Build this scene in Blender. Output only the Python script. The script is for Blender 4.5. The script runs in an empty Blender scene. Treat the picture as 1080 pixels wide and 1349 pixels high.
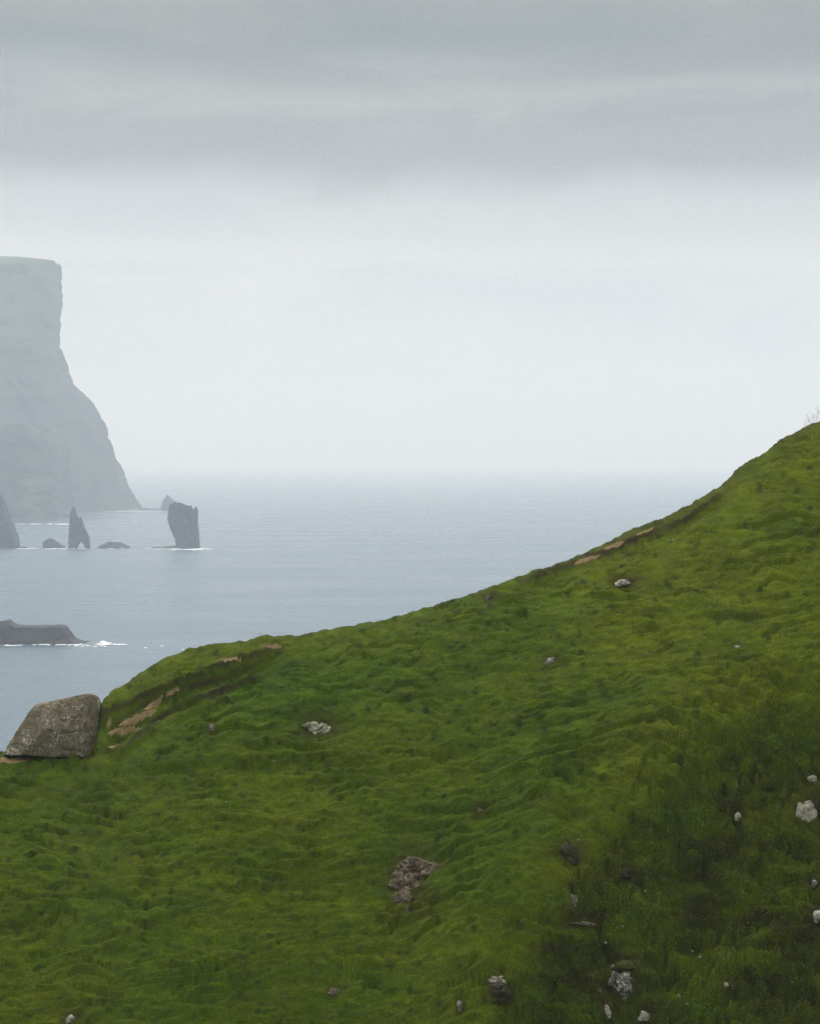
import bpy, bmesh, math, random
import numpy as np
from mathutils import Vector, Matrix
R = math.radians
rng = np.random.default_rng(7)
random.seed(7)
C = bpy.context.scene.collection
F = 3825.0            # focal length in photograph pixels (85 mm)
HOR = 604.5           # horizon row
CAMZ = 125.0          # camera height above the sea
YC = 170.0            # distance of the hill crest

# ------------------------------------------------------------------ noise
def _h(ix, iy, seed):
    n = (ix.astype(np.int64) * 374761393 + iy.astype(np.int64) * 668265263 + seed * 974711) & 0xffffffff
    n = ((n ^ (n >> 13)) * 1274126177) & 0xffffffff
    n = (n ^ (n >> 16)) & 0xffffffff
    return n / 4294967295.0
def vn(x, y, seed=0):
    x = np.asarray(x, float); y = np.asarray(y, float)
    ix = np.floor(x); iy = np.floor(y)
    fx = x - ix; fy = y - iy
    fx = fx * fx * fx * (fx * (fx * 6 - 15) + 10); fy = fy * fy * fy * (fy * (fy * 6 - 15) + 10)
    a = _h(ix, iy, seed); b = _h(ix + 1, iy, seed); c = _h(ix, iy + 1, seed); d = _h(ix + 1, iy + 1, seed)
    return (a + (b - a) * fx) * (1 - fy) + (c + (d - c) * fx) * fy
def fbm(x, y, oct=4, seed=0, gain=.5):
    s = 0; a = 1; t = 0
    for k in range(oct):
        s = s + a * (vn(x, y, seed + k * 17) - .5); t += a
        x = x * 2.03 + 11.3; y = y * 2.01 + 5.7; a *= gain
    return s / t * 2          # about -1..1
def v3(p, seed=0, oct=3):     # cheap noise for points in 3D
    x, y, z = p[..., 0], p[..., 1], p[..., 2]
    return (fbm(x + .37 * z, y - .61 * z, oct, seed) + fbm(y * 1.1 + .5 * x, z * 1.07, oct, seed + 5) + fbm(z - .4 * y, x * .93 + 3, oct, seed + 9)) / 1.7
def sst(a, b, x):
    u = np.clip((x - a) / (b - a), 0, 1); return u * u * (3 - 2 * u)

# ------------------------------------------------------------------ helpers
def link(name, me, mat=None, parent=None):
    o = bpy.data.objects.new(name, me); C.objects.link(o)
    if mat: me.materials.append(mat)
    if parent: o.parent = parent
    return o
def mesh_np(name, verts, faces, smooth=True):
    me = bpy.data.meshes.new(name)
    me.from_pydata([tuple(v) for v in verts], [], [tuple(f) for f in faces])
    if smooth: me.polygons.foreach_set('use_smooth', [True] * len(me.polygons))
    me.update(); return me
def big_mesh(name, verts, faces, k, smooth=True):       # faces: (n,k) array
    me = bpy.data.meshes.new(name)
    n = len(faces)
    me.vertices.add(len(verts)); me.vertices.foreach_set('co', verts.astype(np.float32).ravel())
    me.loops.add(n * k); me.loops.foreach_set('vertex_index', faces.astype(np.int32).ravel())
    me.polygons.add(n); me.polygons.foreach_set('loop_start', np.arange(0, n * k, k, dtype=np.int32))
    me.polygons.foreach_set('use_smooth', np.full(n, smooth))
    me.update(calc_edges=True); return me
def set_col(me, col):
    a = me.color_attributes.new('tint', 'FLOAT_COLOR', 'POINT')
    c4 = np.ones((len(col), 4), np.float32); c4[:, :3] = col
    a.data.foreach_set('color', c4.ravel())
def tag(o, label=None, cat=None, group=None, kind=None):
    if label: o['label'] = label
    if cat: o['category'] = cat
    if group: o['group'] = group
    if kind: o['kind'] = kind
    return o

# ------------------------------------------------------------------ materials
def nm(name):
    m = bpy.data.materials.new(name); m.use_nodes = True
    nt = m.node_tree; b = nt.nodes['Principled BSDF']
    return m, nt, b
def N(nt, t, **k):
    n = nt.nodes.new(t)
    for a, v in k.items():
        if a in n.inputs: n.inputs[a].default_value = v
        else: setattr(n, a, v)
    return n
def ramp(nt, stops, src, interp='LINEAR'):
    r = nt.nodes.new('ShaderNodeValToRGB'); r.color_ramp.interpolation = interp
    e = r.color_ramp.elements
    while len(e) < len(stops): e.new(.5)
    for i, (p, c) in enumerate(stops):
        e[i].position = p; e[i].color = (*c, 1) if len(c) == 3 else c
    nt.links.new(src, r.inputs[0]); return r
def noise(nt, scale, detail=5, rough=.55, vec=None, dist=0):
    n = nt.nodes.new('ShaderNodeTexNoise')
    n.inputs['Scale'].default_value = scale; n.inputs['Detail'].default_value = detail
    n.inputs['Roughness'].default_value = rough; n.inputs['Distortion'].default_value = dist
    if vec is not None: nt.links.new(vec, n.inputs['Vector'])
    return n
def mixc(nt, fac, a, b, mode='MIX'):
    m = nt.nodes.new('ShaderNodeMix'); m.data_type = 'RGBA'; m.blend_type = mode
    for s, v in ((0, fac), (6, a), (7, b)):
        if hasattr(v, 'is_linked'): nt.links.new(v, m.inputs[s])
        else: m.inputs[s].default_value = v if s == 0 else (*v, 1)
    return m.outputs[2]

def turf_mat():
    m, nt, b = nm('turf')
    at = N(nt, 'ShaderNodeAttribute', attribute_name='tint')
    g = N(nt, 'ShaderNodeNewGeometry')
    n = noise(nt, 7, 6, .7, g.outputs['Position'])
    r = ramp(nt, [(.25, (.45, .45, .5)), (.75, (1.25, 1.2, 1.1))], n.outputs['Fac'])
    nt.links.new(mixc(nt, 1.0, at.outputs['Color'], r.outputs[0], 'MULTIPLY'), b.inputs['Base Color'])
    b.inputs['Roughness'].default_value = .95; b.inputs['Specular IOR Level'].default_value = .1
    bp = N(nt, 'ShaderNodeBump', Strength=.8, Distance=.06)
    n2 = noise(nt, 9, 5, .7, g.outputs['Position'])
    nt.links.new(n2.outputs['Fac'], bp.inputs['Height']); nt.links.new(bp.outputs[0], b.inputs['Normal'])
    return m
def blade_mat():
    m, nt, b = nm('grass_blade')
    at = N(nt, 'ShaderNodeAttribute', attribute_name='tint')
    nt.links.new(at.outputs['Color'], b.inputs['Base Color'])
    b.inputs['Roughness'].default_value = .9; b.inputs['Specular IOR Level'].default_value = .05
    return m
def dirt_mat():
    m, nt, b = nm('bare_soil')
    g = N(nt, 'ShaderNodeNewGeometry')
    n = noise(nt, 2.5, 8, .7, g.outputs['Position'])
    r = ramp(nt, [(.3, (.09, .055, .016)), (.5, (.17, .115, .045)), (.7, (.27, .185, .08))], n.outputs['Fac'])
    nt.links.new(r.outputs[0], b.inputs['Base Color']); b.inputs['Roughness'].default_value = .95
    bp = N(nt, 'ShaderNodeBump', Strength=.9, Distance=.08)
    n2 = noise(nt, 6, 8, .75, g.outputs['Position'])
    nt.links.new(n2.outputs['Fac'], bp.inputs['Height']); nt.links.new(bp.outputs[0], b.inputs['Normal'])
    return m
def rock_mat(name, dark, mid, lichen=(.52, .50, .43), th=.55, scale=1.0, moss=0.0, mossc=(.05, .065, .012)):
    m, nt, b = nm(name)
    g = N(nt, 'ShaderNodeNewGeometry')
    P = g.outputs['Position']
    n1 = noise(nt, 2.2 * scale, 8, .7, P)
    base = ramp(nt, [(.3, dark), (.7, mid)], n1.outputs['Fac']).outputs[0]
    n2 = noise(nt, 7.5 * scale, 7, .75, P, .3)
    n3 = noise(nt, 1.3 * scale, 3, .5, P)
    ad = N(nt, 'ShaderNodeMath', operation='MULTIPLY_ADD'); ad.inputs[1].default_value = .45
    nt.links.new(n3.outputs['Fac'], ad.inputs[0]); nt.links.new(n2.outputs['Fac'], ad.inputs[2])
    lf = ramp(nt, [(min(th + .2, .98), (0, 0, 0)), (min(th + .25, .99), (1, 1, 1))], ad.outputs[0]).outputs[0]
    col = mixc(nt, lf, base, lichen)
    if moss:
        sp = N(nt, 'ShaderNodeSeparateXYZ'); nt.links.new(g.outputs['Normal'], sp.inputs[0])
        n4 = noise(nt, 3, 5, .6, P)
        a2 = N(nt, 'ShaderNodeMath', operation='MULTIPLY_ADD'); a2.inputs[1].default_value = .6
        nt.links.new(sp.outputs[2], a2.inputs[0]); nt.links.new(n4.outputs['Fac'], a2.inputs[2])
        mf = ramp(nt, [(max(0, 1.0 - moss), (0, 0, 0)), (min(1, 1.06 - moss), (1, 1, 1))], a2.outputs[0]).outputs[0]
        col = mixc(nt, mf, col, mossc)
    vo = N(nt, 'ShaderNodeTexVoronoi', feature='DISTANCE_TO_EDGE'); vo.inputs['Scale'].default_value = 2.2 * scale
    nw = noise(nt, 3 * scale, 4, .6, P)
    va = N(nt, 'ShaderNodeVectorMath', operation='ADD'); nt.links.new(P, va.inputs[0]); nt.links.new(nw.outputs['Color'], va.inputs[1])
    nt.links.new(va.outputs[0], vo.inputs['Vector'])
    cr = ramp(nt, [(0.0, (.2, .2, .2)), (.07, (1, 1, 1))], vo.outputs['Distance'])
    col = mixc(nt, .75, col, mixc(nt, 1.0, col, cr.outputs[0], 'MULTIPLY'))
    nt.links.new(col, b.inputs['Base Color'])
    b.inputs['Roughness'].default_value = .92; b.inputs['Specular IOR Level'].default_value = .2
    bp = N(nt, 'ShaderNodeBump', Strength=1.0, Distance=.09 / scale)
    n5 = noise(nt, 5 * scale, 9, .75, P)
    nt.links.new(n5.outputs['Fac'], bp.inputs['Height']); nt.links.new(bp.outputs[0], b.inputs['Normal'])
    return m
def cliff_mat(name, green=0.0):
    m, nt, b = nm(name)
    g = N(nt, 'ShaderNodeNewGeometry'); P = g.outputs['Position']
    mp = N(nt, 'ShaderNodeMapping'); mp.inputs['Scale'].default_value = (.006, .006, .035); nt.links.new(P, mp.inputs[0])
    n1 = noise(nt, 1, 8, .65, mp.outputs[0])
    base = ramp(nt, [(.3, (.014, .015, .018)), (.7, (.06, .058, .06))], n1.outputs['Fac']).outputs[0]
    if green:
        sp = N(nt, 'ShaderNodeSeparateXYZ'); nt.links.new(P, sp.inputs[0])
        mr = N(nt, 'ShaderNodeMapRange'); mr.inputs[1].default_value = 260; mr.inputs[2].default_value = 620; nt.links.new(sp.outputs[2], mr.inputs[0])
        n2 = noise(nt, .008, 6, .6, P)
        ad = N(nt, 'ShaderNodeMath', operation='MULTIPLY_ADD'); ad.inputs[1].default_value = .55
        nt.links.new(mr.outputs[0], ad.inputs[0]); nt.links.new(n2.outputs['Fac'], ad.inputs[2])
        gf = ramp(nt, [(.35, (0, 0, 0)), (1.0, (1, 1, 1))], ad.outputs[0]).outputs[0]
        base = mixc(nt, gf, base, (.16, .175, .10))  # grassy green, lightened upward so the mist fade is partly in the colour
    nt.links.new(base, b.inputs['Base Color']); b.inputs['Roughness'].default_value = .95
    bp = N(nt, 'ShaderNodeBump', Strength=.8, Distance=6)
    nt.links.new(n1.outputs['Fac'], bp.inputs['Height']); nt.links.new(bp.outputs[0], b.inputs['Normal'])
    return m
def sea_mat():
    m, nt, b = nm('sea_water')
    g = N(nt, 'ShaderNodeNewGeometry'); P = g.outputs['Position']
    b.inputs['Base Color'].default_value = (.07, .115, .15, 1)
    b.inputs['Roughness'].default_value = .22; b.inputs['IOR'].default_value = 1.33
    def wav(sx, sy, det, seed):
        mp = N(nt, 'ShaderNodeMapping'); mp.inputs['Scale'].default_value = (sx, sy, 1)
        mp.inputs['Location'].default_value = (seed, seed * 1.7, 0); mp.inputs['Rotation'].default_value = (0, 0, .25)
        nt.links.new(P, mp.inputs[0]); return noise(nt, 1, det, .6, mp.outputs[0], .4)
    w1 = wav(1 / 9, 1 / 7, 4, 3); w2 = wav(1 / 2.6, 1 / 2.0, 4, 9)
    ad = N(nt, 'ShaderNodeMath', operation='MULTIPLY_ADD'); ad.inputs[1].default_value = .4
    nt.links.new(w2.outputs['Fac'], ad.inputs[0]); nt.links.new(w1.outputs['Fac'], ad.inputs[2])
    w0 = wav(1 / 48, 1 / 36, 3, 14)
    ad2 = N(nt, 'ShaderNodeMath', operation='MULTIPLY_ADD'); ad2.inputs[1].default_value = 1.0
    nt.links.new(w0.outputs['Fac'], ad2.inputs[0]); nt.links.new(ad.outputs[0], ad2.inputs[2]); ad = ad2
    bp = N(nt, 'ShaderNodeBump', Strength=1.0, Distance=1.25)
    nt.links.new(ad.outputs[0], bp.inputs['Height']); nt.links.new(bp.outputs[0], b.inputs['Normal'])
    # wind patches: rougher and smoother water
    w3 = wav(1 / 420, 1 / 160, 4, 21)
    rr = ramp(nt, [(.35, (.24, .24, .24)), (.65, (.32, .32, .32))], w3.outputs['Fac'])
    nt.links.new(rr.outputs[0], b.inputs['Roughness'])
    return m
def foam_mat():
    m, nt, b = nm('foam')
    b.inputs['Base Color'].default_value = (.8, .82, .82, 1); b.inputs['Roughness'].default_value = .9
    return m

M_turf, M_blade, M_dirt = turf_mat(), blade_mat(), dirt_mat()
M_boulder = rock_mat('boulder_rock', (.10, .082, .050), (.24, .195, .125), (.44, .43, .34), th=.60, scale=1.0, moss=.0)
M_pale = rock_mat('pale_rock', (.03, .025, .015), (.17, .15, .10), (.38, .36, .27), th=.47, scale=3.2)
M_grey = rock_mat('grey_rock', (.05, .045, .035), (.2, .18, .14), (.5, .48, .4), th=.56, scale=2.2)
M_brown = rock_mat('brown_rock', (.035, .027, .018), (.19, .145, .08), (.5, .48, .42), th=.62, scale=2.4)
M_dark = rock_mat('dark_rock', (.02, .017, .008), (.055, .046, .02), (.5, .48, .42), th=.68, scale=2.0)
M_cliff = cliff_mat('cliff_rock', 1.0); M_stack = cliff_mat('stack_rock')

# ------------------------------------------------------------------ the hill as a height function
cx = [-900, -300, -60, 0, 20, 60, 100, 122, 132, 150, 165, 180, 198, 215, 235, 250, 275, 300, 330, 350, 375, 400, 440, 500, 560, 600, 650, 700, 740, 770, 800, 840, 880, 905, 930, 955, 975, 995, 1012, 1030, 1048, 1062, 1080, 1140, 1300, 1900]
cyy = [1090, 1010, 990, 990, 991, 989, 987, 984, 926, 908, 902, 889, 880, 868, 861, 854, 850, 847, 843, 838, 838, 836, 828, 818, 801, 790, 771, 753, 741, 728, 714, 694, 679, 667, 651, 636, 614, 602, 593, 577, 570, 562, 554, 530, 470, 300]
_g = np.arange(-1000, 2000, 2.0)
_c = np.interp(_g, cx, cyy)
_k = np.exp(-np.linspace(-2, 2, 9) ** 2); _k /= _k.sum()
_c = np.convolve(np.pad(_c, 4, mode='edge'), _k, 'valid')
def crest(px): return np.interp(px, _g, _c)
_k2 = np.exp(-np.linspace(-2, 2, 121) ** 2); _k2 /= _k2.sum()
_cs = np.convolve(np.pad(_c, 60, mode='edge'), _k2, 'valid')

def pl(px, pts): return np.interp(px, [p[0] for p in pts], [p[1] for p in pts])
# banks and terraces: (polyline in photograph pixels, step height m, fade px)
STEPS = [
    ([(128, 940), (150, 930), (200, 905), (260, 882), (300, 866), (345, 853), (372, 845)], .55, 18),
    ([(150, 958), (185, 930), (215, 915), (250, 900), (290, 889), (330, 872), (350, 864)], .42, 14),
    ([(165, 978), (200, 948), (240, 925), (290, 905), (350, 885)], .25, 16),
    ([(-60, 1003), (60, 1003), (130, 1001), (260, 1000), (400, 997), (560, 990)], .22, 20),
    ([(150, 985), (215, 968), (290, 950), (380, 935), (470, 905)], .12, 16),
    ([(690, 758), (740, 743), (790, 725), (830, 707), (900, 680), (960, 640)], .3, 10),
    ([(60, 1022), (200, 1022), (420, 1016), (560, 1000), (640, 985)], .14, 16),
    ([(500, 1078), (640, 1095), (760, 1070), (860, 1010)], .12, 22),
]
SPUR = [(620, 1420), (640, 1330), (665, 1255), (700, 1200), (745, 1150), (800, 1080), (860, 1010), (930, 940), (1000, 885), (1080, 840), (1200, 790)]
SPUR2 = [(820, 1440), (880, 1349), (940, 1290), (1010, 1255), (1080, 1225), (1200, 1180)]
def seg_dist(px, py, pts):
    best = np.full(np.shape(px), 1e9); sign = np.ones(np.shape(px))
    for (x0, y0), (x1, y1) in zip(pts[:-1], pts[1:]):
        dx, dy = x1 - x0, y1 - y0; L = dx * dx + dy * dy
        u = np.clip(((px - x0) * dx + (py - y0) * dy) / L, 0, 1)
        qx, qy = px - x0 - u * dx, py - y0 - u * dy
        d = np.hypot(qx, qy); s = np.sign(dx * qy - dy * qx)
        k = d < best; best = np.where(k, d, best); sign = np.where(k, s, sign)
    return best * sign       # positive = below/right of the line
WORN = []
HOLLOWS = []                 # (px, py, rx, ry, depth m)

def hill(x, y):
    x = np.asarray(x, float); y = np.asarray(y, float)
    yy = np.maximum(y, 60)
    px = 540 + F * x / yy
    cy = crest(px)
    t = YC - y
    wb = sst(.9, 6, t)
    zc = -(cy * (1 - wb) + np.interp(px, _g, _cs) * wb - HOR) / F * YC
    r = 1.6
    q = np.sqrt(t * t + r * r) - r
    front = .36 * q + .018 * np.clip(t, 0, 30) ** 2 + 1.1 * np.clip(t - 30, 0, 60)
    back = .8 * q + .004 * t * t
    base = zc - np.where(t > 0, front, back)
    py = HOR - F * base / yy                      # where this ground would show in the photograph
    py = np.where(t > 0, py, cy - (-t) * 3)
    z = base.copy()
    vis = sst(-3.0, .6, t) * sst(60, 42, t)
    # broad undulation
    z += vis * .45 * fbm(x / 9, t / 7, 3, 3) * sst(0, 5, t)
    # banks
    for k, (pts, h, w) in enumerate(STEPS):
        u = py - pl(px, pts) + 4 * fbm(x / 2.2, x / 5, 3, 60 + k)
        end = sst(pts[0][0] - 25, pts[0][0] + 15, px) * (1 - sst(pts[-1][0] - 25, pts[-1][0] + 15, px))
        prof = -sst(-1, 8, u) * np.exp(-np.clip(u - 8, 0, 400) / (w * 1.3))
        hh = h * 1.5 * (1 + .5 * fbm(x / 2.0, x / 9, 2, 80 + k))
        z += vis * end * hh * prof * sst(-.2, .8, t)
    # the spur on the right with the hollow behind it
    d = seg_dist(px, py, SPUR)
    low = sst(780, 1000, py)
    z += vis * low * np.where(d < 0, 2.2 * np.exp(-(d / 95) ** 2), 2.2 - 4.0 * sst(0, 190, d))
    d2 = seg_dist(px, py, SPUR2)
    z += vis * np.where(d2 < 0, 2.4 * np.exp(-(d2 / 38) ** 2) * sst(0, 1, -d2 / 1e-3 + 1), 2.4) * sst(840, 960, px + 0 * d2)
    rough = sst(-30, 90, d) * low
    # hummocks and small terraces that follow the contours
    v = py * .046
    wx = 1.5 * fbm(x / 5.5, v / 3.4, 3, 31)
    ph = v / .92 + wx + .38 * fbm(x / 1.4, v / 1.0, 3, 33)
    fr = ph - np.floor(ph)
    saw = np.where(fr < .82, (fr / .82) ** 1.6, 1 - sst(.82, 1.0, fr))
    am = np.clip(.22 + 1.8 * fbm(x / 2.8, v / 1.9, 4, 41), 0, 1.15)
    calm = .6 + .4 * sst(880, 1080, py)
    z += vis * sst(.3, 3, t) * saw * am * (.34 + .3 * rough) * calm
    dfr = np.minimum(np.abs(fr - .985), np.abs(fr + .015))
    z -= vis * sst(.8, 3, t) * np.exp(-(dfr / .06) ** 2) * sst(.15, .7, am) * (.46 + .25 * rough) * calm
    ph2 = v / .52 + 1.8 * fbm(x / 2.6, v / 2, 3, 36); fr2 = ph2 - np.floor(ph2)
    am2 = np.clip(.2 + 1.6 * fbm(x / 1.3, v / 1.1, 3, 44), 0, 1)
    z += vis * sst(.8, 3, t) * am2 * (.13 * np.where(fr2 < .8, fr2 / .8, 1 - sst(.8, 1, fr2)) - .14 * np.exp(-(np.minimum(fr2, 1 - fr2) / .09) ** 2))
    z += vis * sst(-.5, 1.5, t) * (.17 + .30 * rough) * fbm(x / 1.9, v / .7, 4, 51, .6)
    z += vis * (.12 + .12 * rough) * fbm(x / .42, v / .26, 2, 57)
    rg = np.abs(fbm((x + v * .7) / 3.2, (v - x * .35) / 1.5, 3, 211)); rg2 = np.abs(fbm(x / 1.3, v / .8, 3, 215))
    z -= vis * rough * (.75 * np.exp(-(rg / .07) ** 2) + .28 * np.exp(-(rg2 / .09) ** 2))
    for (hx, hy, rx, ry, dep) in HOLLOWS:
        e = ((px - hx) / rx) ** 2 + ((py - hy) / ry) ** 2
        z -= vis * dep * np.exp(-e * 1.3)
    # valley floor and the slope the camera stands on
    camp = -1.75 - .47 * np.maximum(y, 0) + .8 * fbm(x / 15, y / 15, 3, 90) * sst(5, 40, y)
    k = 3.0
    z = k * np.logaddexp(z / k, camp / k) if np.ndim(z) else z
    return z + CAMZ
def colour(px, py, x, t):
    """ground cover: yellow-green turf, deep green turf, brown heath"""
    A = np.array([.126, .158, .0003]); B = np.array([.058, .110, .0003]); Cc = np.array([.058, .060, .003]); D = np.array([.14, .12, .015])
    v = py * .046
    d = seg_dist(px, py, SPUR)
    n = fbm(x / 6, v / 3.5, 4, 101); n2 = fbm(x / 1.6, v / .7, 4, 111); n3 = fbm(x / 3, v / 1.6, 3, 121)
    yel = .42 + .5 * n + .3 * n2 + .30 * sst(650, 900, px) * sst(1050, 850, py) - .35 * np.exp(-((px - 110) / 90) ** 2 - ((py - 1080) / 90) ** 2)
    yel -= .45 * np.exp(-((px - 320) / 160) ** 2 - ((py - 905) / 45) ** 2)
    yel += .45 * np.exp(-((py - crest(px)) / 26) ** 2) * (px < 360) * (px > 120)
    yel -= .25 * np.exp(-((px - 680) / 90) ** 2 - ((py - 1170) / 70) ** 2)
    yel += .35 * np.exp(-(d / 45) ** 2) * sst(900, 1000, py)  # yellower turf along the spur, its lit crest put into the colour
    yel = np.clip(yel, 0, 1)[..., None]
    c = B + (A - B) * yel
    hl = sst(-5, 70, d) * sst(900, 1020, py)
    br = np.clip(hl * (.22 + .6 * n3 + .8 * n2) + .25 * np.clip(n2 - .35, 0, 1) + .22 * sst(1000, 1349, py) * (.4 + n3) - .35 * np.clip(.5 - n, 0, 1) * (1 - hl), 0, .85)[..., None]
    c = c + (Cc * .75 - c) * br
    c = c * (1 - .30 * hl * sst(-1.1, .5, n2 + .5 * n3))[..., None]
    cr = np.exp(-((py - crest(px)) / 14.0) ** 2) * sst(620, 800, px)
    c = c + (np.array([.08, .065, .02]) - c) * (np.clip(cr * (.6 + n3), 0, 1) * .6)[..., None]
    dd = np.clip(fbm(x / .8, v / .5, 3, 131) - .35, 0, .5)[..., None]
    c = c + (D - c) * dd * .7
    stalk = np.clip(fbm(x / .45 + 9, v / .35, 2, 171) - .42, 0, .3)[..., None] * 3
    c = c * (1 - .6 * stalk)
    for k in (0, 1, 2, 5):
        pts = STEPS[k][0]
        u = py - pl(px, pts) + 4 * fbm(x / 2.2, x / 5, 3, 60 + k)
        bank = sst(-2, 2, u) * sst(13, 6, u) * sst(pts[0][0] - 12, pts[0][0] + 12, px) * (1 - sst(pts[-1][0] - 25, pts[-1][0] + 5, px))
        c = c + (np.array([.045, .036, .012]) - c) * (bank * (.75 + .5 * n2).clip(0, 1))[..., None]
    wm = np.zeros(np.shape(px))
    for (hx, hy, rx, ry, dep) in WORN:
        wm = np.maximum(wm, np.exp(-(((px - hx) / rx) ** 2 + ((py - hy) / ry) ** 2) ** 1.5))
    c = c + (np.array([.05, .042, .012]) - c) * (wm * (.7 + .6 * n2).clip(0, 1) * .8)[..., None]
    br2 = 1 + .32 * fbm(x / .5, v / .28, 3, 151) + .25 * fbm(x / 1.7, v / .6, 3, 155)
    c = c * np.clip(br2, .45, 1.7)[..., None]
    return np.clip(c, .0008, 1)
# bare soil patches (px, py, rx, ry, tilt px/px)
DIRT = [(160, 964, 24, 4.5, -.12), (181, 946, 24, 4.5, -.38), (203, 927, 12, 3.2, -.65), (152, 982, 9, 2.2, -.4), (226, 912, 10, 1.8, -.5),
        (306, 868.5, 22, 2.4, -.05), (357, 851, 14, 2.2, .0), (143, 952, 4, 4, 0),
        (776, 736, 20, 2.6, -.33), (811, 718, 14, 2.4, -.3), (850, 700, 14, 1.4, -.45), (16, 1001.5, 34, 3.6, -.02)]
def dirt_mask(px, py, x):
    m = np.zeros(np.shape(px))
    w = 1 + .7 * fbm(x / 1.1, py / 7, 3, 140)
    for a, b, rx, ry, k in DIRT:
        m = np.maximum(m, w - ((px - a) / rx) ** 2 - ((py - b - k * (px - a)) / ry) ** 2)
    return m

# hollows that hold rocks
HOLLOWS += [(752, 1124, 22, 14, .55), (1068, 1066, 24, 26, .7), (1072, 1018, 14, 8, .4), (757, 1178, 10, 14, .5), (820, 1283, 26, 12, .6),
            (830, 1150, 18, 9, .4), (545, 1148, 30, 10, .35), (420, 947, 22, 6, .3), (658, 1318, 14, 12, .4), (898, 1108, 26, 9, .5), (1075, 1200, 16, 16, .6),
            (1008, 1115, 22, 8, .45), (600, 1332, 14, 8, .3), (1035, 640, 14, 6, .15), (826, 763, 16, 4, .2), (532, 988, 10, 6, .2)]

# every rock sits in a worn hollow of its own
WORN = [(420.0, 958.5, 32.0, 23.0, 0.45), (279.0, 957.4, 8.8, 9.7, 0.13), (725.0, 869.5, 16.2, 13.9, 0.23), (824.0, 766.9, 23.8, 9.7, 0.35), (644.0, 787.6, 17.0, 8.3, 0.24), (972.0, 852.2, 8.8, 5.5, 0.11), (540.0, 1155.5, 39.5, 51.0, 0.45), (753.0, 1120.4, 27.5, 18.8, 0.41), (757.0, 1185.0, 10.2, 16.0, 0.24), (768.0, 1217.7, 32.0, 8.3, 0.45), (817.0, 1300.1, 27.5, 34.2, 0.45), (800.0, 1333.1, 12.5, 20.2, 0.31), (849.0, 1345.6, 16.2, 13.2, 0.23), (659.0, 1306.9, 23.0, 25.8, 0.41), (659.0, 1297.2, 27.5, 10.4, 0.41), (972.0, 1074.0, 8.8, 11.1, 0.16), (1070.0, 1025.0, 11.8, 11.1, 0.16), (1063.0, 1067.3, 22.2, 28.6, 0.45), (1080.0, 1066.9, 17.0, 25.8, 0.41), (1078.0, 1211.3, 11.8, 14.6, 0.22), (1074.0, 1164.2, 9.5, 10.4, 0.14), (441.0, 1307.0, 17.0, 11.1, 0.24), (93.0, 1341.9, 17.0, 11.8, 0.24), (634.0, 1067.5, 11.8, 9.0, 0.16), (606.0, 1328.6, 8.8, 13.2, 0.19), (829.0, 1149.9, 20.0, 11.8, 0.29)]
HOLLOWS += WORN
pxs = np.concatenate([[-1400, -1100, -850, -650, -480, -340, -240, -170, -120, -90], np.arange(-70, 1152, 1.9), [1170, 1200, 1250, 1320, 1420, 1550, 1700, 1900, 2150, 2400]])
ts = np.concatenate([-np.array([330, 250, 190, 150, 120, 95, 75, 58, 45, 35, 27, 20, 15, 11, 8, 6, 4.5, 3.5]), np.arange(-2.8, 3, .07), np.arange(3, 31, .055), np.arange(31, 40, .2), np.arange(40, 60, 1.0), np.arange(60, 200, 5.0)])
PX, TT = np.meshgrid(pxs, ts)
YY = YC - TT
XX = (PX - 540) / F * np.maximum(YY, 95 + 0 * YY)
ZZ = hill(XX, YY)
edge = np.maximum(sst(-900, -1400, PX), sst(1900, 2400, PX)); edge = np.maximum(edge, sst(-200, -330, TT))
ZZ = ZZ * (1 - edge) + (-2.5) * edge
ZZ = np.maximum(ZZ, -2.5)
PYp = HOR - F * (ZZ - CAMZ) / np.maximum(YY, 60)
PXp = 540 + F * XX / np.maximum(YY, 60)
_w = np.hanning(17); _w /= _w.sum()
PYs = np.apply_along_axis(lambda a: np.convolve(np.pad(a, 8, mode='edge'), _w, 'valid'), 1, PYp)
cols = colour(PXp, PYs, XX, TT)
# far side and camera side: plain turf
nr, nc = PX.shape
idx = np.arange(nr * nc).reshape(nr, nc)
quads = np.stack([idx[:-1, :-1], idx[:-1, 1:], idx[1:, 1:], idx[1:, :-1]], -1).reshape(-1, 4)[:, ::-1]
V = np.stack([XX, YY, ZZ], -1).reshape(-1, 3)
dm = dirt_mask(PXp, PYs, XX); dm = np.where((TT > -1.5) & (TT < 30), dm, 0)
dmf = dm.ravel()
fd = (dmf[quads].mean(1) > .12)
def sub(name, q, mat, tint=True, scale=1.0):
    u, inv = np.unique(q, return_inverse=True)
    me = big_mesh(name, V[u], inv.reshape(-1, 4), 4)
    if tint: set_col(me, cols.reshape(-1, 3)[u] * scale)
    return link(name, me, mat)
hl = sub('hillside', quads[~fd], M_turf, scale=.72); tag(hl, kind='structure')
ft = sub('footpath', quads[fd], M_dirt, False); tag(ft, kind='structure')

def at(px, py):
    """the point of the hill that shows at this pixel of the photograph"""
    t = np.arange(58, -1.5, -.02); y = YC - t; x = (px - 540) / F * y
    z = hill(x, y); p = HOR - F * (z - CAMZ) / y
    k = np.argmax(p <= py)
    if p.min() > py: k = int(np.argmin(p))
    return Vector((x[k], y[k], z[k]))
PXM = YC / F

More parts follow.
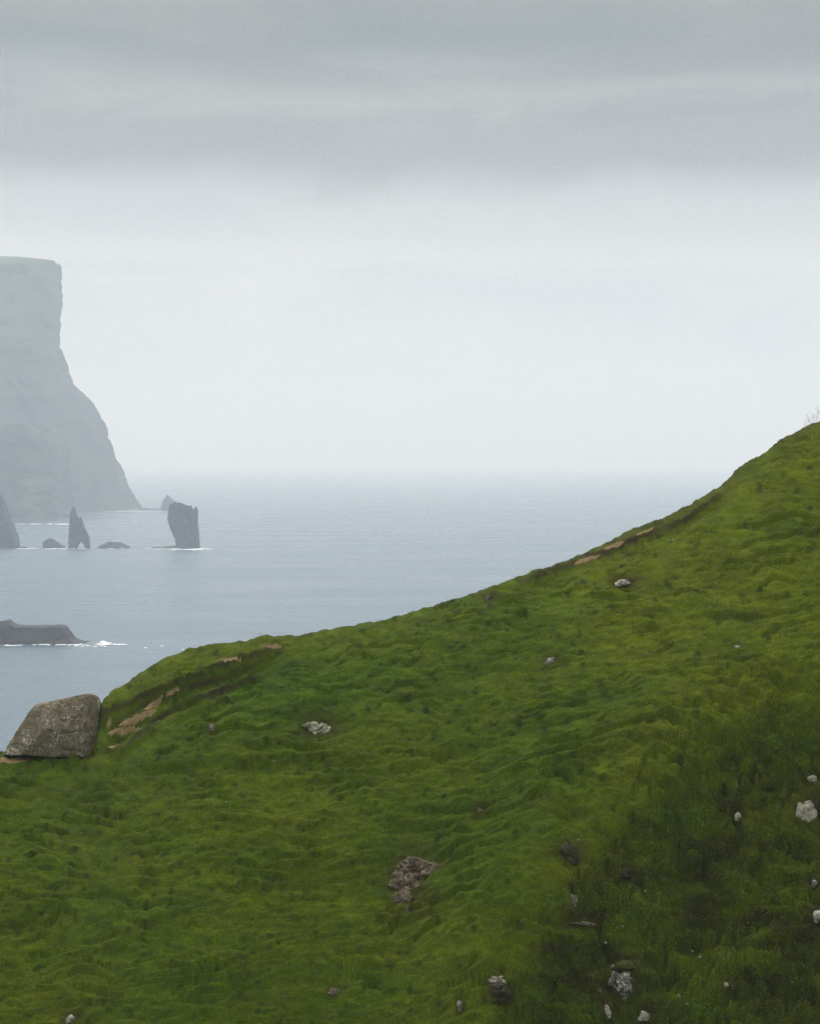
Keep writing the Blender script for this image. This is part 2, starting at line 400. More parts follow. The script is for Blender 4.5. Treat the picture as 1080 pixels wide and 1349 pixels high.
# ------------------------------------------------------------------ rocks
_ico = None
def ico():
    global _ico
    if _ico is None:
        _ico = {}
    return _ico
def icos(sub_):
    d = ico()
    if sub_ not in d:
        bm = bmesh.new(); bmesh.ops.create_icosphere(bm, subdivisions=sub_, radius=1)
        bm.verts.ensure_lookup_table()
        d[sub_] = (np.array([v.co[:] for v in bm.verts]), np.array([[v.index for v in f.verts] for f in bm.faces])); bm.free()
    return d[sub_]
def facet(dirs, normals, dist, soft=14):
    """radius of a stone bounded by planes, with slightly worn edges"""
    dt = dirs @ normals.T
    inv = np.where(dt > .05, dt / dist, .05 / dist)
    return 1 / (np.sum(inv ** soft, 1) ** (1 / soft))
def rock_geo(w, h, d, seed, sub_=5, rough=.12, nfac=13, soft=16, crag=0.0):
    g = np.random.default_rng(seed)
    dirs, f = icos(sub_)
    n = g.normal(size=(nfac, 3)); n /= np.linalg.norm(n, axis=1)[:, None]
    n = np.vstack([n, np.eye(3), -np.eye(3)])
    dist = np.concatenate([g.uniform(.72, 1.0, nfac), np.ones(6)])
    r = facet(dirs, n, dist, soft)
    r = r * (1 + rough * v3(dirs * 2.2 + seed, seed, 4) + rough * .4 * v3(dirs * 7 + seed, seed + 3, 3))
    if crag: r = r * (1 - crag * np.clip(v3(dirs * 3.5 - seed, seed + 8, 2), 0, 1) * 1.3)
    v = dirs * r[:, None]
    lo, hi = v.min(0), v.max(0)
    v = (v - (lo + hi) / 2) / (hi - lo) * 2
    return v * np.array([w, d, h]) / 2, f
FOOT = []
def add_rock(name, label, px, py, w, h, mat, seed, cat='rock', sub_=5, rough=.12, tilt=0, depth=None, sink=.25, crag=0., lobes=None, group=None):
    """px, py: middle of the rock in the photograph; w, h: size in photograph pixels"""
    p = at(px, py)
    k = p.y / F
    if lobes is None: lobes = [(0, 0, w, h, tilt)]
    vs, fs, off = [], [], 0
    for i, (ox, oz, lw, lh, tl) in enumerate(lobes):
        W, H = lw * k, lh * k; Dp = (depth * k) if depth else (W * .5 + H * .5) * .95
        v, f = rock_geo(W, H, Dp, seed + 13 * i, sub_, rough, crag=crag)
        c, s = math.cos(R(tl)), math.sin(R(tl))
        v = v @ np.array([[c, 0, s], [0, 1, 0], [-s, 0, c]])
        q = at(px + ox, py + oz) - p
        v = v + np.array([q.x, q.y + Dp * (sink + .13) * .6, q.z - H * sink * .25])
        vs.append(v); fs.append(f + off); off += len(v)
        FOOT.append((p.x + q.x, p.z + q.z, W / 2 * .72, H / 2 * .66))
    me = mesh_np(name, np.vstack(vs), np.vstack(fs))
    o = link(name, me, mat); o.location = p
    return tag(o, label, cat, group)

# the big boulder at the left end of the crest: silhouette planes + front planes
def big_boulder():
    out = [(3, 993), (18.5, 970), (28, 951), (41, 932.5), (50, 929), (81, 922), (111, 914.5), (119, 914), (128, 918), (131.5, 927), (130, 951), (126, 996)]
    yb = YC - 1.1
    k = yb / F
    cxp, cyp = 78, 966
    pts = [((a - cxp) * k, -(b - cyp) * k) for a, b in out]
    nn, dd = [], []
    for (x0, z0), (x1, z1) in zip(pts, pts[1:] + pts[:1]):
        ex, ez = x1 - x0, z1 - z0; L = math.hypot(ex, ez)
        n = np.array([-ez / L, 0, ex / L]); d = n[0] * x0 + n[2] * z0
        if d < 0: n, d = -n, -d
        nn.append(n); dd.append(d)
    for a, b, c, d in ((-.55, -1, .35, 1.45), (.05, -1, .42, 1.25), (.5, -1, .1, 1.3), (0, -1, -.15, 1.15), (-.2, -1, .9, 1.55), (.2, 1, .3, 1.2), (-.4, 1, .1, 1.2), (.6, 1, 0, 1.4)):
        n = np.array([a, b, c]); n = n / np.linalg.norm(n); nn.append(n); dd.append(d)
    dirs, f = icos(7)
    r = facet(dirs, np.array(nn), np.array(dd), 90)
    v = dirs * r[:, None]
    nz = v3(v * 1.1, 5, 5)
    rid = np.abs(v3(v * .7 + 4, 15, 3))
    v = v * (1.02 + (.022 * nz + .02 * v3(v * 4, 25, 3) - .05 * np.exp(-(rid / .06) ** 2) * (v[:, 1] < -.3)))[:, None]
    z = CAMZ - (cyp - HOR) * k
    o = link('boulder', mesh_np('boulder', v, f), M_boulder); o.location = ((cxp - 540) * k, yb, z)
    tag(o, 'huge brown grey boulder against the sea at the left end of the crest', 'boulder')
    return o
BB = big_boulder()

W_ = 'pale_rock'
add_rock('rock', 'pale crackled rock set in the green turf to the right of the big boulder', 420, 964, 43, 37, M_pale, 11, rough=.2, tilt=18, crag=.35, sub_=6)
add_rock('rock', 'small dark stone with a white tip between the big boulder and the pale crackled rock', 279, 959, 9, 11, M_grey, 12, sub_=4)
add_rock('rock', 'small rounded grey rock alone in the middle of the upper slope', 725, 872, 19, 17, M_grey, 13, rough=.2, crag=.25)
add_rock('rock', 'flat pale rock shaped like a slab, highest on the slope below the bare path', 824, 768.5, 29, 11, M_pale, 14, rough=.18, crag=.35)
add_rock('rock', 'faint brown grey rock in the turf just under the crest', 644, 789, 20, 9, M_brown, 15, rough=.25, crag=.3)
add_rock('stone', 'tiny white stones on bright turf at the right of the upper slope', 972, 853, 9, 5, M_pale, 16, 'stone', sub_=3, rough=.3)
add_rock('rock_outcrop', 'large brown rubbly outcrop with white flecks in the lower middle of the slope', 542, 1166, 56, 74, M_brown, 17, 'outcrop', sub_=6, rough=.3, crag=.45,
         lobes=[(8, -20, 54, 40, 12), (-8, 2, 48, 42, -20), (-12, 20, 32, 32, 10), (26, -18, 30, 28, 0), (-6, 34, 9, 12, 0)])
add_rock('rock', 'dark leaning rock with white tips in a shaded hollow left of the spur', 753, 1124, 34, 24, M_dark, 18, rough=.15, tilt=-32, crag=.2)
add_rock('rock', 'small upright grey rock in a dark hollow below the leaning dark rock', 757, 1188, 11, 20, M_grey, 19, rough=.25, crag=.3)
add_rock('rock', 'long flat mossy brown ledge of rock below the small upright rock', 768, 1219, 40, 9, M_brown, 20, rough=.3, tilt=-8, crag=.3)
add_rock('rock_outcrop', 'tall cracked grey outcrop streaked with white lichen near the bottom edge', 817, 1307, 34, 46, M_grey, 21, 'outcrop', sub_=6, rough=.3, crag=.4,
         lobes=[(3, -3, 30, 40, 8), (-9, -12, 13, 26, -14), (9, 8, 16, 26, 0)])
add_rock('turf_mound', 'rounded cap of mossy turf on top of the tall cracked outcrop', 826, 1277, 34, 20, rock_mat('moss', (.035, .04, .008), (.08, .08, .014), (.1, .1, .02), th=.6, scale=2), 22, 'mound', rough=.2, sink=.1)
add_rock('stone', 'small white stone beside the mossy cap of the tall outcrop', 807, 1276, 7, 7, M_pale, 23, 'stone', sub_=3)
add_rock('rock', 'upright pale rock at the foot of the tall cracked outcrop', 800, 1337, 14, 26, M_pale, 24, rough=.2, crag=.2, tilt=10)
add_rock('rock', 'pointed pale rock cut by the bottom edge right of the tall outcrop', 849, 1348, 19, 16, M_pale, 25, rough=.2)
add_rock('rock', 'dark wedge shaped rock under a white lichen crust at the foot of the slope', 659, 1312, 28, 34, M_dark, 26, rough=.25, crag=.3, tilt=5)
add_rock('rock', 'white lichen covered crust lying on the dark wedge shaped rock', 659, 1299, 34, 12, M_pale, 27, rough=.35, crag=.45, tilt=-4)
add_rock('rock', 'small bright white rock alone in the brown hollow at the right', 972, 1076, 9, 13, M_pale, 28, sub_=4)
add_rock('rock', 'small pale rock above the tall pale rock at the right edge', 1070, 1027, 13, 13, M_pale, 29, sub_=4, rough=.2)
add_rock('rock', 'tall pale rock with a dark cleft beside it at the right edge', 1062, 1073, 29, 40, M_pale, 30, rough=.14, crag=.08, tilt=-14, sub_=6)
add_rock('rock', 'dark rock behind the tall pale rock at the right edge', 1080, 1072, 20, 34, M_dark, 31, rough=.25, crag=.2)
add_rock('rock', 'pale grey rock on the right edge above the lower right turf ridge', 1078, 1214, 13, 18, M_grey, 32, rough=.25, sub_=4)
add_rock('rock', 'small mossy grey rock on the right edge, halfway down the dark hollow', 1074, 1166, 10, 12, M_grey, 33, rough=.25, sub_=4)
add_rock('rock', 'small brown rock low in the turf at the bottom middle', 441, 1309, 20, 13, M_brown, 34, rough=.3, crag=.3)
add_rock('rock', 'pale jagged rock cut by the bottom edge at the left', 93, 1344, 20, 14, M_pale, 35, rough=.25, crag=.25, tilt=18)
add_rock('rock', 'tiny brown rock in the turf in the middle of the slope', 634, 1069, 13, 10, M_brown, 36, rough=.35, crag=.3)
add_rock('rock', 'small dark grey rock peeping out left of the lichen crusted wedge', 606, 1331, 9, 16, M_grey, 37, rough=.3, sub_=4)
add_rock('rock', 'dark rough rock in the shaded hollow right of the spur', 829, 1152, 24, 14, M_dark, 38, rough=.3, crag=.2)
stones = [(798, 1246, 5, 'above the tall cracked outcrop'), (923, 1267, 6, 'right of the mossy cap'), (958, 1299, 9, 'on the dark bottom right slope'), (895, 1315, 5, 'right of the tall cracked outcrop'),
          (905, 1334, 5, 'near the bottom edge right of the tall outcrop'), (851, 1180, 5, 'on brown heath below the dark rough rock'), (820, 1153, 4, 'beside the dark rough rock'), (790, 1306, 5, 'left of the tall cracked outcrop'),
          (912, 1255, 3, 'lowest hollow, above the stone right of the mossy cap'), (1043, 1298, 3, 'on the lower right turf ridge'), (298, 1057, 3, 'lone white speck in the left half of the turf'), (742, 1117, 4, 'on the left tip of the leaning dark rock'), (762, 1108, 4, 'on the top edge of the leaning dark rock'),
          (600, 998, 3, 'lone speck in the middle of the turf'), (887, 712, 3, 'on the bright turf near the crest'), (820, 1221, 4, 'right of the long flat ledge'), (1029, 611, 3, 'high on the slope near the top right'), (448, 983, 3, 'just below the pale crackled rock')]
for i, (a, b, s, wh) in enumerate(stones):
    add_rock('stone', 'small stone ' + wh, a, b, s * .9 + .5, s * .8, (M_pale if i % 2 == 0 else M_grey), 50 + i, 'stone', sub_=3, rough=.2, group='small stones scattered on the slope')

# ------------------------------------------------------------------ grass
def grass(n=1500000):
    g = rng
    inc = np.where((pxs[:-1] > -45) & (pxs[1:] < 1125))[0]; inr = np.where((ts[:-1] > -2.2) & (ts[1:] < 39))[0]
    P = V.reshape(nr, nc, 3)
    a = P[1:, :-1] - P[:-1, :-1]; b = P[:-1, 1:] - P[:-1, :-1]
    nrm = np.cross(a, b); ar = np.linalg.norm(nrm, axis=-1); nrm = nrm / ar[..., None]
    nrm *= np.sign(nrm[..., 2:3])
    w = ar[np.ix_(inr, inc)].copy()
    pym = PYp[:-1, :-1][np.ix_(inr, inc)]
    w[pym > 1400] = 0
    cum = np.cumsum(w.ravel()); k = np.searchsorted(cum, g.random(n) * cum[-1]); k = np.minimum(k, w.size - 1)
    ri = inr[k // len(inc)]; ci = inc[k % len(inc)]
    u, v = g.random(n)[:, None], g.random(n)[:, None]
    base = P[ri, ci] * (1 - u) * (1 - v) + P[ri, ci + 1] * (1 - u) * v + P[ri + 1, ci] * u * (1 - v) + P[ri + 1, ci + 1] * u * v
    nn = nrm[ri, ci]
    px = PXp[ri, ci]; py = PYs[ri, ci]; t = TT[ri, ci]
    keep = dirt_mask(px, PYs[ri, ci], base[:, 0]) < .02 + .55 * g.random(n) ** 2
    for fx, fz, rx, rz in FOOT:
        keep &= ((base[:, 0] - fx) / rx) ** 2 + ((base[:, 2] - fz) / rz) ** 2 > 1
    base, nn, px, py, t = base[keep], nn[keep], px[keep], py[keep], t[keep]; m = len(base)
    clump = fbm(base[:, 0] / .55, py * .046 / .4, 3, 201)
    rough = sst(-20, 80, seg_dist(px, py, SPUR)) * sst(880, 1000, py)
    L = (.045 + .055 * np.clip(clump + .2, 0, 1) + .04 * rough) * g.uniform(.5, 1.4, m)
    L *= (.75 + .25 * sst(-.5, 2, t)) * (1 + 1.6 * np.exp(-((px - 82) / 48) ** 4 - ((py - 991) / 7) ** 2))
    L = np.where((np.abs(t) < 1.2) & (g.random(m) < .10), L * 2.6, L)
    wd = fbm(base[:, 0] / 2.3, py / 30, 3, 205) * .8
    lean = np.stack([.35 * np.cos(wd) - .1, -.75 + .35 * np.sin(wd), -.55 + 0 * wd], -1)
    dr = nn * g.uniform(.1, .7, m)[:, None] + lean * g.uniform(.3, 1.0, m)[:, None] + g.normal(0, .28, (m, 3))
    dr /= np.linalg.norm(dr, axis=1)[:, None]
    side = np.cross(dr, nn + g.normal(0, .17, (m, 3))); side /= np.linalg.norm(side, axis=1)[:, None]
    wdt = (.011 + .012 * g.random(m))[:, None]
    b0 = base - nn * .015
    verts = np.stack([b0 - side * wdt, b0 + side * wdt, b0 + dr * L[:, None]], 1).reshape(-1, 3)
    me = big_mesh('grass', verts, np.arange(3 * m).reshape(-1, 3), 3, False)
    tuft = 1 + 1.0 * fbm(base[:, 0] / .17, py * .046 / .085, 2, 301) + .55 * fbm(base[:, 0] / .5, py * .046 / .2, 2, 311)
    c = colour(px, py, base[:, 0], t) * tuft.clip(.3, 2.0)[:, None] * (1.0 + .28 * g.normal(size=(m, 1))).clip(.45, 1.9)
    dry = (g.random(m) < .05)[:, None]; c = np.where(dry, np.array([.22, .19, .06]), c)
    cv = np.repeat(c, 3, 0)
    set_col(me, cv.clip(.002, 1))
    return tag(link('grass', me, M_blade), 'short windswept green grass covering the hillside', 'grass', kind='stuff')
grass()

# a few tall stalks against the sky at the top right
def stalks(name, label, spots, seed):
    g = random.Random(seed); bm = bmesh.new(); o0 = None
    for (a, b, n, hh) in spots:
        for _ in range(n):
            pxx = a + g.uniform(-5, 5); p = at(pxx, crest(pxx) + 1)
            p = Vector((p.x, p.y, p.z - .05))
            if o0 is None: o0 = p.copy()
            h = hh * g.uniform(.5, 1.1); lean = Vector((g.uniform(-.35, .25), g.uniform(-.2, .2), 1)).normalized(); bend = Vector((g.uniform(-.3, .3), 0, -.1))
            prev = None; wd = .0035
            for j in range(6):
                u = j / 5; c = p + lean * h * u + bend * h * u * u - o0
                r = wd * (1 - .5 * u) if j < 4 else wd * 1.7
                ring = [bm.verts.new(c + Vector((r * math.cos(q), r * math.sin(q), 0))) for q in (0, 2.1, 4.2)]
                if prev:
                    for q in range(3): bm.faces.new((prev[q], prev[(q + 1) % 3], ring[(q + 1) % 3], ring[q]))
                prev = ring
    me = bpy.data.meshes.new(name); bm.to_mesh(me); bm.free()
    m, nt, b = nm(name + '_stem'); b.inputs['Base Color'].default_value = (.13, .12, .06, 1); b.inputs['Roughness'].default_value = .9
    o = link(name, me, m); o.location = o0
    return tag(o, label, 'tall grass')
stalks('tall_grass', 'thin tall grass stalks on the highest point of the crest at the right edge', [(1064, 560, 14, .75), (1074, 556, 16, 1.0), (1084, 552, 14, 1.0)], 3)
stalks('tall_grass', 'short wispy grass stalks on the crest above the left path bank', [(230, 862, 5, .3), (250, 855, 4, .25), (345, 838, 7, .45), (338, 838, 5, .4), (160, 903, 6, .35)], 4)

# ------------------------------------------------------------------ sea
def sea():
    xs = np.array([-60000, -8000, -2000, 0, 2000, 8000, 60000.]); ys = np.array([-4000, 0, 1500, 5000, 12000, 40000, 150000.])
    v = [(x, y, 0) for y in ys for x in xs]; n = len(xs)
    f = [(j * n + i, j * n + i + 1, (j + 1) * n + i + 1, (j + 1) * n + i) for j in range(len(ys) - 1) for i in range(n - 1)]
    return tag(link('sea', mesh_np('sea', v, f), sea_mat()), kind='structure')
sea()

def world_pt(px, py, dist): return ((px - 540) / F * dist, dist, CAMZ - (py - HOR) / F * dist)

# ------------------------------------------------------------------ stacks and islets, grown from their outlines with real thickness
def outcrop_from_outline(name, label, outline, dist, thick, mat, voxel, amp, cat, seed=0, taper=.5, kind=None, yaw_skew=0.0):
    k = dist / F
    ax = sum(p[0] for p in outline) / len(outline)
    pts = [((p[0] - ax) * k, CAMZ - (p[1] - HOR) * k) for p in outline]
    bm = bmesh.new()
    fv = [bm.verts.new((x, -thick / 2, z)) for x, z in pts]; bk = [bm.verts.new((x, thick / 2, z)) for x, z in pts]
    bm.faces.new(fv); bm.faces.new(bk[::-1]); n = len(pts)
    for i in range(n): bm.faces.new((fv[i], bk[i], bk[(i + 1) % n], fv[(i + 1) % n]))
    bmesh.ops.triangulate(bm, faces=bm.faces); bmesh.ops.recalc_face_normals(bm, faces=bm.faces)
    me = bpy.data.meshes.new(name + '_src'); bm.to_mesh(me); bm.free()
    o = bpy.data.objects.new(name + '_src', me); C.objects.link(o)
    md = o.modifiers.new('r', 'REMESH'); md.mode = 'VOXEL'; md.voxel_size = voxel
    dg = bpy.context.evaluated_depsgraph_get(); dg.update()
    m2 = bpy.data.meshes.new_from_object(o.evaluated_get(dg)); m2.name = name
    bpy.data.objects.remove(o); bpy.data.meshes.remove(me)
    nv = len(m2.vertices); co = np.empty(nv * 3); m2.vertices.foreach_get('co', co); co = co.reshape(-1, 3)
    no = np.empty(nv * 3); m2.vertices.foreach_get('normal', no); no = no.reshape(-1, 3)
    zt = co[:, 2].max()
    s = 1 - taper * np.clip(co[:, 2] / zt, 0, 1)
    co[:, 1] *= s * (1 + .35 * fbm(co[:, 0] / (thick * .35), co[:, 2] / (thick * .9), 3, seed + 70))
    col = fbm(co[:, 0] / (amp * 3.2), co[:, 2] / (amp * 14) + co[:, 1] / (amp * 3.2), 4, seed)
    st = fbm(co[:, 2] / (amp * 2.2), co[:, 0] / (amp * 30), 3, seed + 3)
    co += no * ((col * amp * .9 + st * amp * .45) * np.array([[1.0]]).repeat(nv, 0).ravel())[:, None] * np.array([.55, 1, .3])
    co[:, 0] += co[:, 1] * yaw_skew
    m2.vertices.foreach_set('co', co.ravel()); m2.update()
    m2.materials.clear()
    ob = link(name, m2, mat); ob.location = ((ax - 540) * k, dist + thick * .3, 0)
    return tag(ob, label, cat, kind=kind)
DS = CAMZ * F / (722.3 - HOR)
outcrop_from_outline('sea_stack', 'broad dark sea stack with a slanting top and a notch at its right corner', [(234, 727), (230, 709), (224, 697), (220.5, 684), (221.5, 673), (223, 664.5), (231, 661.5), (238, 663), (243, 666), (251, 667), (253, 672.5), (255.5, 671), (257, 667), (259, 671), (259.5, 677), (258.5, 688), (260.5, 703), (261.5, 727)], DS, 38, M_stack, .55, 1.3, 'sea stack', 1)
outcrop_from_outline('sea_stack', 'slender pointed sea stack with a small arch at its foot', [(89.5, 727), (91, 712), (91, 695), (92, 678), (94.5, 670), (97, 666.5), (99, 674), (101.5, 681), (104, 683), (106, 681), (107.5, 686), (110, 694), (113.5, 702), (116, 707), (117.5, 715), (117, 727), (112, 727), (111, 719), (108.5, 714), (105.5, 713), (103.5, 716), (101, 721), (99.5, 727)], DS, 20, M_stack, .5, .8, 'sea stack', 2, taper=.45)
outcrop_from_outline('sea_stack', 'dark cone shaped sea stack cut by the left edge', [(-45, 727), (-38, 690), (-20, 662), (-10, 648), (-3, 652), (2, 662), (6, 673), (10, 686), (15, 697), (19, 706), (21, 714), (21, 727)], DS, 60, M_stack, 1.2, 2.4, 'sea stack', 3)
outcrop_from_outline('islet', 'small hump backed rock in the sea between the cone and the arched stack', [(56, 726), (57, 714), (60, 711), (65, 709), (70, 711), (76, 716), (83, 720), (86, 726)], DS, 26, M_stack, .8, 1.2, 'rock islet', 4)
outcrop_from_outline('islet', 'low flat rock in the sea just right of the arched stack', [(126, 726), (131, 719), (138, 716), (143, 713.5), (150, 715), (157, 714.5), (163, 717), (170, 721), (172, 726)], DS, 26, M_stack, .8, 1.2, 'rock islet', 5)
outcrop_from_outline('islet', 'thin tidal reef reaching left from the broad sea stack', [(190, 725), (200, 721.3), (215, 720.4), (232, 719), (236, 725)], DS, 22, M_stack, .6, .8, 'rock islet', 6)
outcrop_from_outline('islet', 'thin tidal reef at the foot of the cone shaped stack', [(16, 725), (22, 720.4), (32, 720.6), (41, 725)], DS - 10, 18, M_stack, .6, .8, 'rock islet', 7)
outcrop_from_outline('sea_stack', 'faint pointed sea stack far behind the broad one', [(212, 676), (213.5, 664), (215, 658), (217.5, 656), (219, 652), (221, 656), (226, 658.5), (230, 662), (236, 668), (238, 676)] , CAMZ * F / (672 - HOR), 80, M_stack, 1.8, 3.5, 'sea stack', 8)
outcrop_from_outline('islet', 'faint low reef between the headland and the far pointed stack', [(178, 675), (184, 670), (190, 669.6), (196, 670.6), (203, 670), (210, 671), (218, 675)] , CAMZ * F / (672 - HOR) - 30, 60, M_stack, 1.5, 2, 'rock islet', 9)
DI = CAMZ * F / (848.5 - HOR)
outcrop_from_outline('skerry', 'nearest dark rock island, long and flat topped, reaching in from the left edge', [(-160, 856), (-150, 838), (-110, 822), (-60, 817), (-20, 821), (0, 820), (5, 818), (10, 818.5), (14, 823), (20, 826), (40, 826), (60, 826), (76, 825), (82, 826), (86, 832), (91, 840), (97, 845), (104, 847), (112, 848.5), (114, 856)], DI, 34, M_stack, .45, 1.4, 'rock island', 10, taper=.35)

# ------------------------------------------------------------------ headland
def headland():
    HD = CAMZ * F / (670.5 - HOR) * 1.0
    def loft(prof, dist, left_px, b0, b1, seed, off):
        k = dist / F
        rows = []; nA = 260
        zs = np.linspace(-5, prof[0][1], 110)
        for z in zs:
            Rr = np.interp(z, [p[1] for p in prof][::-1], [p[0] for p in prof][::-1])
            u = max(0, z / prof[0][1]); b = b0 + (b1 - b0) * u ** .8
            L = (left_px - 540) * k; X1 = (Rr - 540) * k; a = (X1 - L) / 2; c = (X1 + L) / 2
            th = np.linspace(0, 2 * np.pi, nA, endpoint=False) + np.pi / nA
            e = .55
            x = np.sign(np.cos(th)) * np.abs(np.cos(th)) ** e * a; y = np.sign(np.sin(th)) * np.abs(np.sin(th)) ** e * b
            dn = fbm(x / 120, z / 500 + y / 120 + 0 * x, 5, seed) * 55 + fbm(z / 26 + 0 * x, x / 900, 3, seed + 4) * 14
            tip = np.clip(np.cos(th), 0, 1) ** 4
            sc = 1 + 0 * dn
            y2 = y + np.sign(y) * dn * (1 - tip)
            x2 = x + np.where(tip > .2, 1, 0) * fbm(z / 22 + 0 * x, y / 80, 4, seed + 8) * 9
            rows.append(np.stack([x2 + c, y2 + dist, z + 0 * x], -1))
        # plateau: shrink the last ring inward, rising a little
        top = rows[-1]; cen = top.mean(0)
        for s, dz in ((.992, 1), (.9, 5), (.7, 9), (.35, 12), (.02, 13)):
            r = cen + (top - cen) * s; r[:, 2] += (dz if dist > 7300 or seed == 1 else 0) * (1 + .3 * fbm(r[:, 0] / 150, r[:, 1] / 150, 3, seed)); rows.append(r)
        Vv = np.vstack(rows); n = len(rows)
        i = np.arange(nA); j = (i + 1) % nA; f = []
        for q in range(n - 1): f.append(np.stack([q * nA + i, q * nA + j, (q + 1) * nA + j, (q + 1) * nA + i], -1))
        return Vv, np.vstack(f) + off
    def zz(py, d): return CAMZ + (HOR - py) / F * d
    P1 = [(78.5, 346.5), (78.7, 349), (79.5, 370), (79.5, 400), (76.5, 430), (77.5, 455), (85, 478), (88, 492), (93, 502), (105, 513), (120, 530), (128, 545), (137, 562), (145, 582), (151, 600), (154, 608), (160, 622), (170, 645), (178, 656), (183, 668), (184, 673)]
    P1 = [(a - 3.5, b) for a, b in P1]
    prof = [(a, zz(b, HD)) for a, b in P1]
    v1, f1 = loft(prof, HD, -330, 420, 240, 1, 0)
    D2 = CAMZ * F / (688.5 - HOR) + 480
    P2 = [(60, 560), (71, 578), (79, 602), (84, 635), (86.5, 665), (88, 690)]
    prof2 = [(a, zz(b, D2)) for a, b in P2]
    v2, f2 = loft(prof2, D2, -300, 480, 430, 31, len(v1))
    Vv = np.vstack([v1, v2]); Ff = np.vstack([f1, f2])
    me = big_mesh('headland', Vv, Ff, 4)
    return tag(link('headland', me, M_cliff), 'huge pale cliff headland fading into haze at the left edge', 'headland', kind='structure')
headland()

# ------------------------------------------------------------------ surf
def surf():
    vs, fs = [], []
    def patch(px, py, wpx, dep, seed, n=56, z=.35):
        d = CAMZ / (py - HOR) * F; k = d / F; off = len(vs)
        cx_, cy_ = (px - 540) * k, d
        th = np.linspace(0, 2 * np.pi, n, endpoint=False)
        r = 1 + .55 * fbm(np.cos(th) * 3 + seed, np.sin(th) * 3, 3, seed)
        vs.append((cx_, cy_, z * 1.6))
        for a, q in zip(th, r): vs.append((cx_ + math.cos(a) * q * wpx * k / 2, cy_ + math.sin(a) * q * dep / 2, z * .6))
        for i in range(n): fs.append((off, off + 1 + i, off + 1 + (i + 1) % n))
    g = random.Random(2)
    def band(x0, x1, py, dep, n, seed, wmin=6, wmax=14, jit=.5):
        for i in range(n): patch(x0 + (x1 - x0) * (i + .5) / n + g.uniform(-3, 3), py + g.uniform(-jit, jit), g.uniform(wmin, wmax), dep * g.uniform(.5, 1.2), seed + i)
    band(246, 276, 723.3, 55, 5, 1); band(196, 234, 723, 22, 5, 20); band(222, 262, 724.3, 25, 4, 40)
    band(22, 42, 723, 30, 4, 60); band(58, 86, 723.3, 30, 3, 70, 6, 12); band(88, 120, 723, 18, 3, 75, 4, 9); band(140, 172, 722.6, 14, 2, 77)
    band(95, 210, 673.4, 70, 9, 80, 8, 22, .2); band(20, 90, 690.5, 60, 5, 90, 8, 20, .2)
    band(-40, 30, 850.5, 8, 8, 100, 5, 14, .7); band(42, 112, 849.8, 11, 10, 120, 5, 14, .7); band(60, 96, 848.2, 8, 5, 135)
    band(126, 168, 849.5, 9, 8, 140, 4, 13, .5); band(96, 140, 851.5, 6, 7, 160, 3, 9, 1.2); band(180, 300, 852, 5, 5, 170, 2, 5, 6); patch(139, 847.6, 18, 14, 150); patch(136, 846.6, 9, 10, 151, z=.8)
    me = mesh_np('surf', vs, fs)
    return tag(link('surf', me, foam_mat()), 'white surf breaking round the rocks', 'surf', kind='stuff')
surf()

# ------------------------------------------------------------------ haze
def haze():
    x0, x1, y0, y1, z0, z1 = -59000, 59000, -3900, 149000, -4, 800
    s = tag(bpy.data.objects['sea'], kind='structure')
    x0, x1, y0, y1 = -61000, 61000, -4100, 151000
    v = [(x, y, z) for x in (x0, x1) for y in (y0, y1) for z in (z0, z1)]
    f = [(0, 1, 3, 2), (4, 6, 7, 5), (0, 4, 5, 1), (2, 3, 7, 6), (0, 2, 6, 4), (1, 5, 7, 3)]
    me = mesh_np('haze', v, f, False)
    m = bpy.data.materials.new('haze'); m.use_nodes = True; nt = m.node_tree; nt.nodes.clear()
    out = nt.nodes.new('ShaderNodeOutputMaterial'); pv = nt.nodes.new('ShaderNodeVolumePrincipled')
    pv.inputs['Color'].default_value = (.79, .895, 1, 1); pv.inputs['Absorption Color'].default_value = (1, 1, 1, 1); pv.inputs['Density'].default_value = 1.08e-4; pv.inputs['Anisotropy'].default_value = .2
    nt.links.new(pv.outputs[0], out.inputs['Volume'])
    return tag(link('haze', me, m), kind='stuff')
haze()

# ------------------------------------------------------------------ sky, sun, camera
SUN_EL = R(44)      # sun behind the clouds, over the left shoulder
w = bpy.data.worlds.new('World'); bpy.context.scene.world = w; w.use_nodes = True
nt = w.node_tree; bg = nt.nodes['Background']; bg.inputs['Strength'].default_value = .1
sky = nt.nodes.new('ShaderNodeTexSky'); sky.sky_type = 'NISHITA'; sky.sun_disc = False
sky.sun_elevation = SUN_EL; sky.sun_rotation = 0
tc = nt.nodes.new('ShaderNodeTexCoord')
sp = nt.nodes.new('ShaderNodeSeparateXYZ'); nt.links.new(tc.outputs['Generated'], sp.inputs[0])
# cloud deck: brightness by elevation, broken by long flat banks of noise
mp = nt.nodes.new('ShaderNodeMapping'); mp.inputs['Scale'].default_value = (9, 9, 30); mp.inputs['Location'].default_value = (3.1, .4, .3)
nt.links.new(tc.outputs['Generated'], mp.inputs[0])
n1 = noise(nt, 1.0, 7, .58, mp.outputs[0], .6)
n0 = noise(nt, 1.2, 2, .5, tc.outputs['Generated'])
warp = N(nt, 'ShaderNodeMath', operation='MULTIPLY_ADD'); warp.inputs[1].default_value = .042
nt.links.new(n1.outputs['Fac'], warp.inputs[0]); nt.links.new(sp.outputs[2], warp.inputs[2])
wo = warp.outputs[0]
mr = N(nt, 'ShaderNodeMapRange'); mr.inputs[1].default_value = 0.0; mr.inputs[2].default_value = 1.0; nt.links.new(wo, mr.inputs[0])
G = lambda v, b=1.0: (v * .98, v * 1.0, v * b)
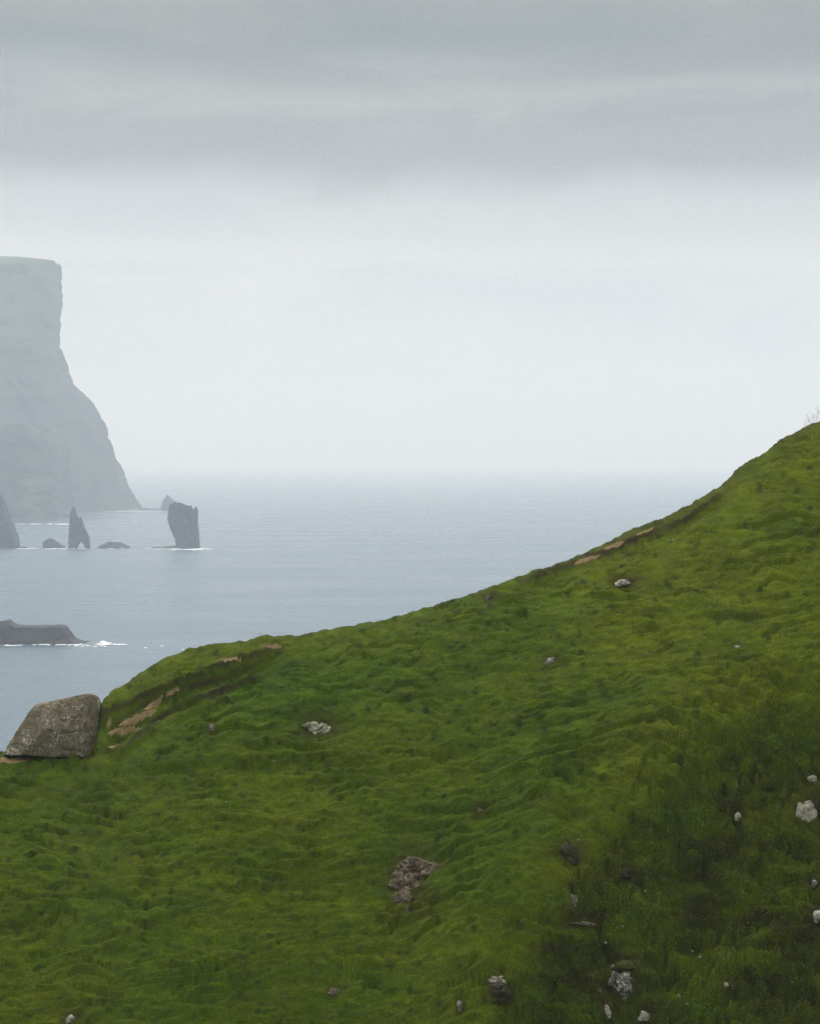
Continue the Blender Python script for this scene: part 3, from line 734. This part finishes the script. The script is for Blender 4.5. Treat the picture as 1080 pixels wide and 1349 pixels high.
r1 = ramp(nt, [(0, G(.79)), (.090, G(.73)), (.106, G(.60, .99)), (.127, G(.26, .96)), (.138, G(.25, .95)), (.148, G(.33, .90)), (.160, G(.19, .92)), (.171, G(.22, .86)), (.186, G(.27, .86)), (.22, G(.5)), (.35, G(1.2)), (1, G(1.75))], mr.outputs[0], 'EASE')
r2 = ramp(nt, [(.3, (.80, .83, .86)), (.7, (1.16, 1.14, 1.12))], n1.outputs['Fac'])
cl = mixc(nt, 1.0, r1.outputs[0], r2.outputs[0], 'MULTIPLY')
vm = N(nt, 'ShaderNodeVectorMath', operation='SCALE'); vm.inputs['Scale'].default_value = 10.0
nt.links.new(cl, vm.inputs[0])
mx = mixc(nt, .93, sky.outputs[0], vm.outputs[0])
nt.links.new(mx, bg.inputs['Color'])

sl = bpy.data.lights.new('sun', 'SUN'); sl.energy = 1.5; sl.angle = R(11); sl.color = (1, .96, .9)
so = bpy.data.objects.new('sun', sl); C.objects.link(so)
az = R(-42)    # direction towards the sun, measured from +y clockwise: left, behind the camera
dv = Vector((math.sin(az) * math.cos(SUN_EL), math.cos(az) * math.cos(SUN_EL), math.sin(SUN_EL)))
so.rotation_euler = dv.to_track_quat('Z', 'Y').to_euler(); so.location = (0, 0, 300)
sky.sun_rotation = az

cam = bpy.data.cameras.new('camera'); co = bpy.data.objects.new('camera', cam); C.objects.link(co)
cam.sensor_fit = 'HORIZONTAL'; cam.sensor_width = 24; cam.lens = 85; cam.shift_y = -(674.5 - HOR) / 1080
cam.clip_start = .5; cam.clip_end = 400000
co.location = (0, 0, CAMZ); co.rotation_euler = (R(90), 0, 0)
sc = bpy.context.scene; sc.camera = co
sc.view_settings.view_transform = 'Standard'; sc.view_settings.look = 'None'; sc.view_settings.exposure = 0; sc.view_settings.gamma = 1
sc.cycles.volume_bounces = 3; sc.cycles.max_bounces = 8; sc.cycles.diffuse_bounces = 2
sc.cycles.use_denoising = True; sc.cycles.denoising_prefilter = 'NONE'; sc.cycles.use_adaptive_sampling = False
